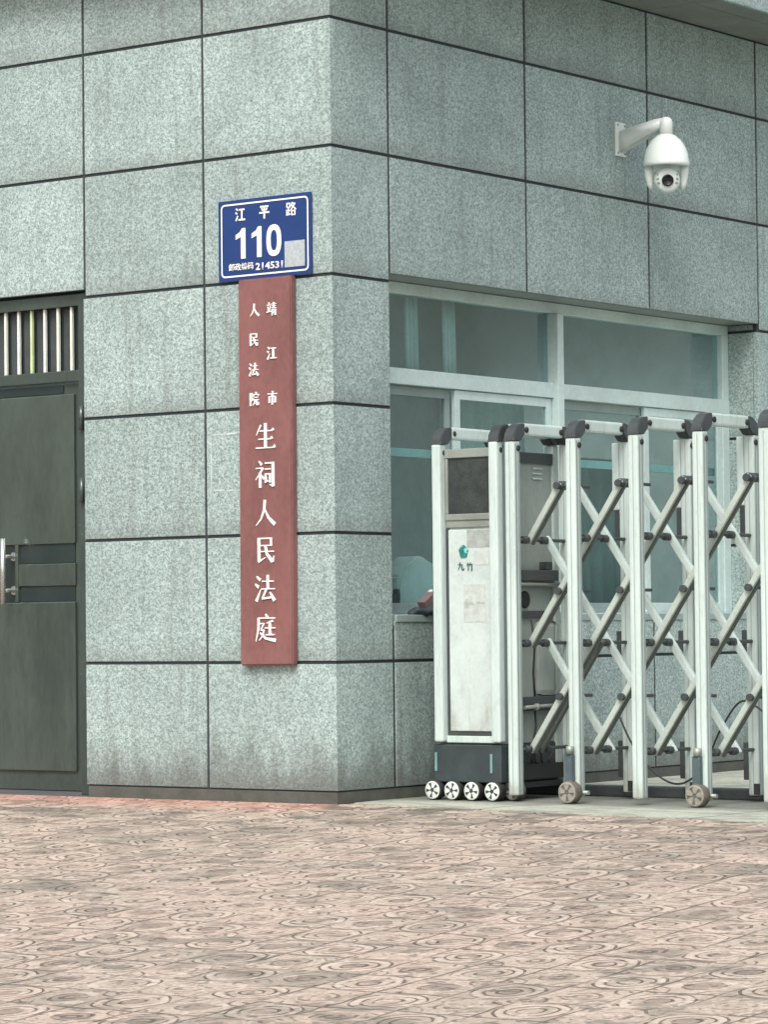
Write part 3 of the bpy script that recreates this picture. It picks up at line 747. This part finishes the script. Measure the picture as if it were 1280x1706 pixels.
for ch, x in (('江b', -0.538), ('平', -0.391), ('路', -0.229)):
    bm = NB(); draw_char(bm, ch, x, 2.771, 0.062, -0.0138, 0.98, 0.0008, 1.0, 0.0001); obj('lettering', bm, 'white_letter', HP)
for x in (-0.535, -0.437):
    bm = NB(); prism(bm, [(0.000, -0.0725), (0.028, -0.0725), (0.028, 0.0725), (0.008, 0.0725), (-0.006, 0.055), (-0.032, 0.042), (-0.032, 0.020), (0.000, 0.032)], lambda u, v: Vector((x + u, -0.0145, 2.632 + v)), (0, 0.0015, 0)); obj('numeral', bm, 'white_letter', HP)
bm = NB(); va, vb = [], []
for i in range(48):
    a = 2 * math.pi * i / 48; c_, s_n = math.cos(a), math.sin(a); e = lambda q, p_: math.copysign(abs(q) ** p_, q)
    va.append(bm.verts.new((-0.334 + 0.045 * e(c_, .8), -0.0145, 2.632 + 0.0745 * e(s_n, .8)))); vb.append(bm.verts.new((-0.334 + 0.019 * e(c_, .8), -0.0145, 2.632 + 0.048 * e(s_n, .8))))
for i in range(48): bm.faces.new([va[i], va[(i + 1) % 48], vb[(i + 1) % 48], vb[i]])
obj('numeral', bm, 'white_letter', HP)
obj('lettering', text_bm('邮政编码', 0.036, -0.535, 2.522, -0.0142, 0.014, 1.0, 0.150), 'white_letter', HP)
obj('lettering', text_bm('214531', 0.034, -0.365, 2.515, -0.0142, 0.025, 1.0, 0.165), 'white_letter', HP)
bm = NB(); box(bm, -0.270, -0.150, -0.0145, -0.0118, 2.498, 2.620); obj('blank_silver_patch', bm, 'patch', HP)

# ------------------------------------------------------------------ security camera
SCm = thing('security_camera', 'white dome security camera on a bracket arm high on the driveway wall', 'security camera', (0.0, 2.48, 3.36))
cy = 2.48
bm = NB(); box(bm, 0.001, 0.014, cy - 0.050, cy + 0.045, 3.272, 3.452, 0.004); obj('wall_plate', bm, 'cam_white', SCm)
bm = NB()
A = [(0.012, 3.290), (0.012, 3.405), (0.235, 3.446), (0.300, 3.446), (0.300, 3.398), (0.24, 3.392), (0.07, 3.318)]
prism(bm, A, lambda u, v: Vector((u, cy - 0.028, v)), (0, 0.056, 0)); bmesh.ops.bevel(bm, geom=bm.edges[:], offset=0.007, segments=3, affect='EDGES')
obj('bracket_arm', bm, 'cam_white', SCm, True)
hx = 0.288
for dz in (3.288, 3.436):
    for dy in (-0.036, 0.032):
        bm = NB(); lathe(bm, [(0.006, 0.0), (0.006, 0.003), (0.0, 0.0035)], (0.014, cy + dy, dz), 12, 'x'); obj('mounting_screw', bm, 'unit_trim', SCm)
bm = NB(); lathe(bm, [(0.0, 0.100), (0.018, 0.099), (0.031, 0.088), (0.035, 0.070), (0.035, 0.0)], (hx, cy, 3.352), 32); obj('elbow', bm, 'cam_white', SCm)
bm = NB(); lathe(bm, [(0.036, 0.170), (0.050, 0.163), (0.076, 0.140), (0.098, 0.108), (0.112, 0.070), (0.120, 0.020), (0.121, 0.006), (0.116, 0.0), (0.104, 0.002), (0.0, 0.012)], (hx, cy, 3.190), 48)
obj('dome_housing', bm, 'cam_white', SCm)
# yoke arms hang either side of the ball, ball looks towards the street
look = Vector((0.601, -0.798, -0.16)).normalized(); side = Vector((0.798, 0.601, 0)).normalized()
for sg in (-1, 1):
    bm = NB(); c = Vector((hx, cy, 0)) + side * 0.092 * sg
    rr = [(0.0, 3.198), (0.0, 3.09)]
    tube(bm, [c + Vector((0, 0, 3.20)), c + Vector((0, 0, 3.15)), c - side * 0.004 * sg + Vector((0, 0, 3.10)), c - side * 0.010 * sg + Vector((0, 0, 3.072))], [0.024, 0.022, 0.016, 0.007], 16)
    obj('yoke_arm', bm, 'cam_white', SCm)
bc = Vector((hx, cy, 3.122))
bm = NB(); q = look.to_track_quat('Z', 'Y').to_matrix().to_4x4(); q.translation = bc
lathe(bm, [(0.0, -0.06), (0.045, -0.05), (0.066, -0.02), (0.068, 0.02), (0.064, 0.045), (0.052, 0.056), (0.0, 0.058)], (0, 0, 0), 40)
bm.transform(q); ball = obj('camera_ball', bm, 'cam_white', SCm)
bm = NB(); lathe(bm, [(0.029, 0.055), (0.031, 0.064), (0.027, 0.067), (0.022, 0.062), (0.0, 0.060)], (0, 0, 0), 32); bm.transform(q); obj('lens', bm, 'lens', ball)
for sx_ in (-1, 1):
    for k in range(3):
        bm = NB(); p = bc + look * 0.0565 + side * 0.050 * sx_ * (1 - 0.06 * abs(k - 1)) + Vector((0, 0, 0.028 - 0.020 * k))
        m2 = look.to_track_quat('Z', 'Y').to_matrix().to_4x4(); m2.translation = p
        lathe(bm, [(0.0075, -0.004), (0.0075, 0.001), (0.0, 0.0012)], (0, 0, 0), 14); bm.transform(m2); obj('infrared_lamp', bm, 'alu_dark', ball)

# ------------------------------------------------------------------ retractable gate
G = thing('retractable_gate', 'white and silver folding gate with diamond braces rolled across the driveway', 'gate', (0.42, 0.72, 0.0))
YF, YR = 0.502, 0.950           # front and rear post rows
PW, PD = 0.054, 0.050
def post(bm, x, y, z0, z1, w_=PW, d_=PD):
    box(bm, x - w_ / 2, x + w_ / 2, y - d_ / 2, y + d_ / 2, z0, z1, 0.009)
def grooves(bm, x, y, z0, z1):
    for dy in (-0.011, 0.011): box(bm, x + PW / 2 - 0.0015, x + PW / 2 + 0.0006, y + dy - 0.0062, y + dy + 0.0062, z0, z1)  # profile grooves, widened in grey to put shade on the side face
    box(bm, x - 0.002, x + 0.002, y - PD / 2 - 0.0006, y - PD / 2 + 0.0015, z0, z1)
def cap_bm(x, y, s, zt=1.665):
    """rounded corner cap: quarter-round in the Y-Z plane; s=-1 front, +1 rear"""
    bm = NB(); y0 = y + s * (PD / 2 + 0.004)
    poly = [(0, 0)]; Rr = 0.082
    for k in range(9):
        a = math.radians(90 * k / 8); poly.append((Rr * (1 - math.cos(a)) , Rr * math.sin(a)))
    poly += [(Rr + 0.012, Rr), (Rr + 0.012, 0.030), (Rr * 0.75, 0.0)]
    prism(bm, poly, lambda u, v: Vector((x - PW / 2 - 0.002, y0 - s * u, zt + v)), (PW + 0.004, 0, 0))
    bmesh.ops.bevel(bm, geom=bm.edges[:], offset=0.004, segments=2, affect='EDGES')
    return bm
def crossbar_bm(x, zt=1.665):
    bm = NB(); box(bm, x - PW / 2 + 0.002, x + PW / 2 - 0.002, YF + 0.058, YR - 0.058, zt + 0.026, zt + 0.084, 0.010)
    return bm
def bolt_bm(x, pts):
    bm = NB()
    for y, z in pts: lathe(bm, [(0.0135, -0.002), (0.0135, 0.004), (0.011, 0.006), (0.0, 0.0062)], (x + PW / 2, y, z), 16, 'x')
    return bm

def build_frame(x, z0f, z0r):
    fr = obj('gate_frame', crossbar_bm(x), 'gate_white', G)
    bm = NB(); post(bm, x, YF, z0f, 1.664); obj('front_post', bm, 'gate_white', fr)
    bm = NB(); post(bm, x, YR, z0r, 1.664)
    obj('rear_post', bm, 'rear_profile', fr)
    bm = NB(); grooves(bm, x, YF, z0f + 0.01, 1.65); grooves(bm, x, YR, z0r + 0.01, 1.65); obj('groove_and_side_shade', bm, 'groove_shade', fr)
    for y, s in ((YF, -1), (YR, 1)): obj('corner_cap', cap_bm(x, y, s), 'cap', fr)
    obj('bolt', bolt_bm(x, [(YF + 0.008, 1.630), (YR - 0.008, 1.630), (YF + 0.080, 1.718), (YR - 0.080, 1.718)]), 'rubber', fr)
    return fr
FX = [0.655, 0.9925, 1.330, 1.6675, 2.005, 2.3425]
frames = []
for i, x in enumerate(FX):
    if i == 0:
        fr = build_frame(x, 0.03, 0.03); frames.append(fr)
    elif i == 1:
        # sliding frames: sleeve on the rear post, foot brackets, brace rods
        fr = build_frame(x, 0.03, 0.03)
        bm = NB(); box(bm, x - PW / 2 - 0.040, x - PW / 2 - 0.0015, YR - 0.022, YR + 0.022, 1.345, 1.66, 0.006); obj('sleeve', bm, 'gate_white', fr)
        bm = NB()
        for a, b in ((1.215, 1.345), (0.67, 0.78), (0.10, 0.27)): box(bm, x - PW / 2 - 0.028, x - PW / 2 - 0.0015, YR - 0.020, YR + 0.018, a, b, 0.004)
        obj('hinge_bracket', bm, 'cap', fr)
        bm = NB()
        for z in (1.208, 0.728, 0.238): tube(bm, [(x, YF + PD / 2, z), (x, YR - PD / 2, z)], 0.0085, 10); tube(bm, [(x, 0.575, z), (x, 0.615, z)], 0.018, 14); tube(bm, [(x, 0.735, z), (x, 0.770, z)], 0.018, 14)
        obj('brace_rod', bm, 'cap', fr)
        bm = NB(); box(bm, x + 0.002, x + 0.028, YR - PD / 2 - 0.004, YR - PD / 2 + 0.01, 0.035, 0.085, 0.002); box(bm, x - 0.028, x + 0.03, YR - 0.02, YR + 0.02, 0.012, 0.032, 0.003); obj('rear_foot', bm, 'rubber', fr)
        frames.append(fr)
    else:
        src = frames[1]; c = src.copy(); COL.objects.link(c); c.parent = G; c.location = (x - FX[1], 0, 0)
        for ch in list(src.children):
            d = ch.copy(); COL.objects.link(d); d.parent = c
        frames.append(c)
# rods of the first frame
bm = NB(); x = FX[0]
for z in (1.208, 0.728, 0.238): tube(bm, [(x, YF + PD / 2, z), (x, YR - PD / 2, z)], 0.0085, 10); tube(bm, [(x, 0.575, z), (x, 0.615, z)], 0.018, 14); tube(bm, [(x, 0.735, z), (x, 0.770, z)], 0.018, 14)
obj('brace_rod', bm, 'cap', frames[0])
# diamond braces: family A leans right, family B leans left
ZL = [1.455, 1.208, 0.968, 0.728, 0.482, 0.238]
HP_ = 0.3375 / 2
yA, yB = 0.640, 0.785
def polyline_bar(k0, lv0, k1, lv1, y, w_=0.022, h_=0.034):
    """from half-cell column k0 at level lv0 to k1 at lv1"""
    xa, za = FX[0] + k0 * HP_, ZL[lv0]; xb, zb = FX[0] + k1 * HP_, ZL[lv1]
    d = Vector((xb - xa, 0, zb - za)).normalized() * 0.018
    bm = NB(); bar(bm, Vector((xa, y, za)) - d, Vector((xb, y, zb)) + d, w_, h_, 0.008, up=(0, 1, 0) if False else None)
    return bm
NCOL = 10
# odd levels (1,3,5) sit on frames (even k); even levels (0,2,4) sit between (odd k)
done = set()
for k in range(0, NCOL + 1):
    for lv in range(6):
        if (k + lv) % 2 == 0: continue
        # start of a right-leaning bar: lowest point
        if k >= 0 and (lv == 5 or k == 0):
            n = min(lv, NCOL - k)
            if n > 0:
                br = obj('diamond_brace', polyline_bar(k, lv, k + n, lv - n, yA - 0.006, 0.020, 0.030), 'gate_bar', G)
                bm = polyline_bar(k, lv, k + n, lv - n, yA + 0.019, 0.022, 0.026); bmesh.ops.translate(bm, verts=bm.verts[:], vec=(0.006, 0, -0.004)); obj('dark_brace_bar', bm, 'brace_dark', br)  # darker second bar offset behind and below the brace face
        # start of a left-leaning bar: highest point going down to the right
        if lv == 0 or k == 0:
            n = min(5 - lv, NCOL - k)
            if n > 0: obj('diamond_brace', polyline_bar(k, lv, k + n, lv + n, yB, 0.024, 0.036), 'gate_white', G)
obj('diamond_brace', polyline_bar(0, 5, 2, 3, 0.712, 0.024, 0.036), 'brace_dark', G)
# pivot pins between frames
for k in range(1, NCOL, 2):
    bm = NB(); x = FX[0] + k * HP_
    for lv in (0, 2, 4):
        z = ZL[lv]; tube(bm, [(x, yA - 0.030, z), (x, yB + 0.10, z)], 0.008, 10); tube(bm, [(x, yA - 0.032, z), (x, yA - 0.012, z)], 0.017, 14)
        if lv == 0:
            tube(bm, [(x, yA - 0.012, z + 0.002), (x, yB + 0.015, z + 0.002)], 0.021, 14)
    obj('pivot_pin', bm, 'cap', G)

# wheels of the sliding frames
def wheel(cx, y, r, rubber, hubm, parent, wd=0.045, name='wheel', n=5):
    bm = NB(); lathe(bm, [(r * 0.70, -wd / 2), (r * 0.93, -wd / 2), (r, -wd / 2 + 0.006), (r, wd / 2 - 0.006), (r * 0.93, wd / 2), (r * 0.6, wd / 2)], (cx, y, r + 0.001), 30, 'y')
    t = obj(name, bm, rubber, parent)
    bm = NB(); lathe(bm, [(r * 0.86, -wd / 2 - 0.003), (r * 0.90, -wd / 2 - 0.001), (r * 0.90, -wd / 2 + 0.004), (0, -wd / 2 + 0.004)], (cx, y, r + 0.001), 30, 'y')
    # spokes
    h = obj('hub', bm, 'cap' if hubm == 'hub' else 'dusty_rubber', t)
    bm = NB(); yy = y - wd / 2 - 0.004
    ph = random.random() * 1.2
    N = 40
    # rim ring
    va = [bm.verts.new((cx + r * 0.90 * math.cos(2 * math.pi * i / N), yy, r + 0.001 + r * 0.90 * math.sin(2 * math.pi * i / N))) for i in range(N)]
    vb = [bm.verts.new((cx + r * 0.76 * math.cos(2 * math.pi * i / N), yy - 0.002, r + 0.001 + r * 0.76 * math.sin(2 * math.pi * i / N))) for i in range(N)]
    for i in range(N): bm.faces.new([va[i], va[(i + 1) % N], vb[(i + 1) % N], vb[i]])
    for s_ in range(n):
        a = 2 * math.pi * s_ / n + ph; da = math.pi / n * 0.62
        pts = [(r * 0.24, a - 0.5), (r * 0.77, a - da), (r * 0.77, a), (r * 0.77, a + da), (r * 0.24, a + 0.5)]
        bm.faces.new([bm.verts.new((cx + q_ * math.cos(b_), yy - 0.0015, r + 0.001 + q_ * math.sin(b_))) for q_, b_ in pts])
    obj('spoked_cover', bm, hubm, t)
    return t
for x in (FX[1] - 0.012, FX[3] - 0.012, FX[5] - 0.012):
    t = wheel(x, 0.462, 0.052, 'dusty_rubber', 'dusty_hub', G, 0.05)
    bm = NB(); box(bm, x - 0.020, x + 0.020, 0.446, 0.4735, 0.085, 0.226, 0.004); obj('wheel_housing', bm, 'blue_grey', t)
    bm = NB(); tube(bm, [(x + 0.004, 0.455, 0.226), (x + 0.004, 0.455, 0.262)], 0.018, 16); tube(bm, [(x, 0.50, 0.05), (x + 0.075, 0.50, 0.05)], 0.010, 12); obj('wheel_axle', bm, 'unit_trim', t)

# ---- drive unit at the gate head
UX0, UX1 = 0.270, 0.560
U = obj('drive_unit', box(NB(), 0.222, 0.584, 0.505, 0.945, 0.262, 1.618, 0.004), 'unit_grey', G)
bm = NB(); box(bm, 0.205, 0.590, 0.475, 0.960, 0.085, 0.260, 0.006); box(bm, 0.195, 0.600, 0.52, 0.97, 0.055, 0.084, 0.004); obj('base_housing', bm, 'unit_black', U)
bm = NB(); box(bm, 0.214, 0.226, 0.470, 0.4745, 0.135, 0.222, 0.001); box(bm, 0.530, 0.542, 0.470, 0.4745, 0.130, 0.218, 0.001); obj('reflector', bm, 'refl', U)
for x, z0 in ((0.246, 0.272), (0.572, 0.272)):
    bm = NB(); post(bm, x, YF - 0.018, z0, 1.664, 0.050); obj('unit_post', bm, 'gate_white', U)
    bm = NB(); post(bm, x, YR, 0.10, 1.664, 0.050); obj('unit_rear_post', bm, 'rear_profile', U)
    c = cap_bm(x, YF - 0.010, -1); obj('corner_cap', c, 'cap', U); c = cap_bm(x, YR, 1); obj('corner_cap', c, 'cap', U)
    bm = crossbar_bm(x); bm2 = bm; obj('unit_crossbar', bm2, 'gate_white', U)
    obj('bolt', bolt_bm(x - 0.006, [(YF - 0.008, 1.625), (YF + 0.080, 1.718), (YR - 0.080, 1.718)]), 'rubber', U)
bm = NB(); box(bm, 0.205, 0.2205, 0.48, 0.52, 0.30, 1.62, 0.002); obj('dark_post_strip', bm, 'rubber', U)  # narrow dark strip along the left of the head post
yf = 0.5045
bm = NB(); box(bm, 0.273, 0.546, 0.486, yf, 0.268, 0.300, 0.004); obj('bottom_rail', bm, 'gate_white', U)
bm = NB(); box(bm, 0.290, 0.530, 0.494, yf, 0.322, 1.262, 0.004); obj('front_sheet', bm, 'unit_white', U)
bm = NB(); box(bm, 0.274, 0.546, 0.498, yf + .001, 1.272, 1.306, 0.003); box(bm, 0.274, 0.546, 0.492, yf + .001, 1.306, 1.336, 0.004); box(bm, 0.274, 0.546, 0.490, yf + .001, 1.598, 1.640, 0.004)
box(bm, 0.274, 0.290, 0.494, yf, 1.337, 1.597, 0.002); box(bm, 0.530, 0.546, 0.494, yf, 1.337, 1.597, 0.002)
obj('screen_surround', bm, 'unit_trim', U)
bm = NB(); box(bm, 0.291, 0.529, 0.499, yf, 1.337, 1.597, 0.002); obj('display_screen', bm, 'screen', U)
bm = NB(); box(bm, 0.273, 0.289, 0.499, yf, 0.302, 1.270); box(bm, 0.531, 0.545, 0.499, yf, 0.302, 1.270); box(bm, 0.289, 0.531, 0.499, yf, 0.3015, 0.321); obj('seal_strip', bm, 'cap', U)
bm = NB(); box(bm, 0.398, 0.529, 0.4925, 0.4938, 1.178, 1.260); obj('silver_label', bm, 'silver_label', U)
bm = NB(); box(bm, 0.440, 0.520, 0.4925, 0.4938, 1.095, 1.160); box(bm, 0.375, 0.500, 0.4925, 0.4938, 0.830, 1.005); obj('sticker_residue', bm, 'ghost', U)
bm = NB()
for a in ((0.382, 0.402, 0.895, 0.925), (0.408, 0.430, 0.910, 0.922), (0.448, 0.470, 0.915, 0.925), (0.386, 0.400, 0.930, 0.938), (0.475, 0.495, 0.915, 0.922)): box(bm, a[0], a[1], 0.4915, 0.4924, a[2], a[3])
obj('worn_print', bm, 'ghost_dark', U)
# round teal emblem
bm = NB(); ex, ez = 0.378, 1.158
N = 28; poly = [(0.0255 * (1 + 0.10 * math.sin(5 * 2 * math.pi * i / N)) * math.cos(2 * math.pi * i / N) , 0.030 * (1 + 0.08 * math.sin(5 * 2 * math.pi * i / N)) * math.sin(2 * math.pi * i / N)) for i in range(N)]
prism(bm, poly, lambda u, v: Vector((ex + u, 0.4912, ez + v)), (0, 0.002, 0)); obj('emblem', bm, 'teal', U)
bm = NB(); prism(bm, [(0.002, 0.012), (0.020, 0.022), (0.030, 0.008), (0.016, 0.002), (0.026, -0.008), (0.008, -0.004)], lambda u, v: Vector((ex + u, 0.4902, ez + v)), (0, 0.0009, 0))
prism(bm, [(-0.022, 0.020), (-0.006, 0.033), (-0.004, 0.024)], lambda u, v: Vector((ex + u, 0.4902, ez + v)), (0, 0.0009, 0)); obj('emblem_highlight', bm, 'teal_light', U)
bm = NB(); draw_char(bm, '九', 0.362, 1.090, 0.040, 0.4925, 0.95, 0.001, 1.4); draw_char(bm, '竹', 0.412, 1.088, 0.040, 0.4925, 0.95, 0.001, 1.2); obj('lettering', bm, 'teal_text', U)
# side of the unit facing the gate
xs_ = 0.5845
bm = NB(); box(bm, xs_, xs_ + 0.012, 0.60, 0.925, 1.572, 1.622, 0.002); obj('side_top_strip', bm, 'cap', U)
bm = NB()
for k in range(3): box(bm, xs_, xs_ + 0.006, 0.765, 0.845, 1.545 - 0.024 * k, 1.553 - 0.024 * k, 0.002)
obj('vent_slot', bm, 'gate_white', U)
bm = NB(); box(bm, xs_, xs_ + 0.05, 0.60, 0.905, 1.020, 1.070, 0.004); box(bm, xs_, xs_ + 0.04, 0.815, 0.87, 1.072, 1.110, 0.004); obj('latch_block', bm, 'cap', U)
bm = NB(); tube(bm, [(xs_ + 0.035, 0.60, 1.004), (xs_ + 0.035, 0.97, 1.002)], 0.010, 12); obj('latch_rod', bm, 'unit_trim', U)
bm = NB(); lathe(bm, [(0.040, 0.0), (0.040, 0.006), (0.030, 0.008), (0.0, 0.006)], (xs_, 0.688, 0.932), 28, 'x'); obj('port_cover', bm, 'rubber', U)
bm = NB(); box(bm, xs_, xs_ + 0.014, 0.60, 0.905, 0.845, 0.880, 0.003); obj('side_band', bm, 'cap', U)
bm = NB(); box(bm, xs_, xs_ + 0.020, 0.775, 0.925, 0.485, 0.830, 0.022); obj('motor_cover', bm, 'unit_grey', U)
bm = NB(); box(bm, xs_, xs_ + 0.045, 0.60, 0.93, 0.412, 0.478, 0.004); obj('motor_shelf', bm, 'unit_black', U)
bm = NB(); tube(bm, [(xs_ + 0.055, 0.60, 0.430), (xs_ + 0.055, 0.93, 0.436)], 0.009, 12); lathe(bm, [(0.016, -0.01), (0.016, 0.01)], (xs_ + 0.055, 0.70, 0.431), 16, 'y'); obj('drive_shaft', bm, 'unit_trim', U)
bm = NB(); box(bm, xs_, xs_ + 0.05, 0.60, 0.95, 0.095, 0.165, 0.004); obj('chain_box', bm, 'rubber', U)
for k, (ya, yb, za) in enumerate(((0.72, 0.70, 0.43), (0.735, 0.80, 0.24), (0.68, 0.75, 0.24), (0.86, 0.84, 0.24), (0.70, 0.735, 0.84))):
    bm = NB(); ze = 0.16 if za < 0.5 else 0.48
    tube(bm, [(xs_ + 0.03, ya, za), (xs_ + 0.032, (ya * 2 + yb) / 3 + 0.012, za + (ze - za) * 0.35), (xs_ + 0.030, (ya + 2 * yb) / 3 - 0.012, za + (ze - za) * 0.7), (xs_ + 0.022, yb, ze)], 0.005, 8); obj('wire', bm, 'cable', U)
# head wheels
hw = [0.212, 0.323, 0.436, 0.553]
w0 = None
for x in hw:
    wheel(x, 0.480, 0.046, 'rubber', 'hub', G, 0.05)
for x in (0.610,):
    wheel(x, 0.560, 0.046, 'dusty_rubber', 'dusty_hub', G, 0.05)

# low dark strip on the ground behind the gate
bm = NB(); box(bm, 0.10, 12.0, 1.05, 1.13, 0.0, 0.052, 0.008)
tag(obj('dark_ground_strip', bm, 'cap'), 'low dark strip lying on the concrete behind the folding gate', 'rail')

# cable drooping through the gate
def catmull(P, n=10):
    P = [Vector(p) for p in P]; out = []
    for i in range(len(P) - 1):
        p0, p1, p2, p3 = P[max(i - 1, 0)], P[i], P[i + 1], P[min(i + 2, len(P) - 1)]
        for k in range(n):
            t = k / n; out.append(0.5 * ((2 * p1) + (-p0 + p2) * t + (2 * p0 - 5 * p1 + 4 * p2 - p3) * t * t + (-p0 + 3 * p1 - 3 * p2 + p3) * t ** 3))
    return out + [P[-1]]
bm = NB()
tube(bm, catmull([(0.99, 0.84, 0.42), (1.08, 0.84, 0.25), (1.20, 0.85, 0.12), (1.32, 0.86, 0.08), (1.45, 0.85, 0.16), (1.55, 0.84, 0.33), (1.67, 0.83, 0.46), (1.80, 0.84, 0.40), (1.90, 0.84, 0.39), (2.005, 0.84, 0.45), (2.2, 0.84, 0.42), (2.34, 0.84, 0.5)]), 0.0048, 8)
tag(obj('slack_cable', bm, 'cable', None, True), 'black cable sagging in loops between the folding gate frames', 'cable')

# small bits of litter on the pavers
for name, P3, lab, cat in (('twig', [(2.62, -4.235), (2.65, -4.22), (2.69, -4.225), (2.74, -4.215)], 'small dark twig lying on the pavers at the lower left', 'twig'),):
    bm = NB(); n = len(P3)
    def gz(x, y): return 0.0645 * y + 0.002 + 0.010
    tube(bm, [(x, y, -0.0646 * abs(y) + 0.003) for x, y in P3], [0.004 if name == 'twig' else 0.003] + [0.006] * (n - 2) + [0.003], 8)
    tag(obj(name, bm, 'dark_thing'), lab, cat)
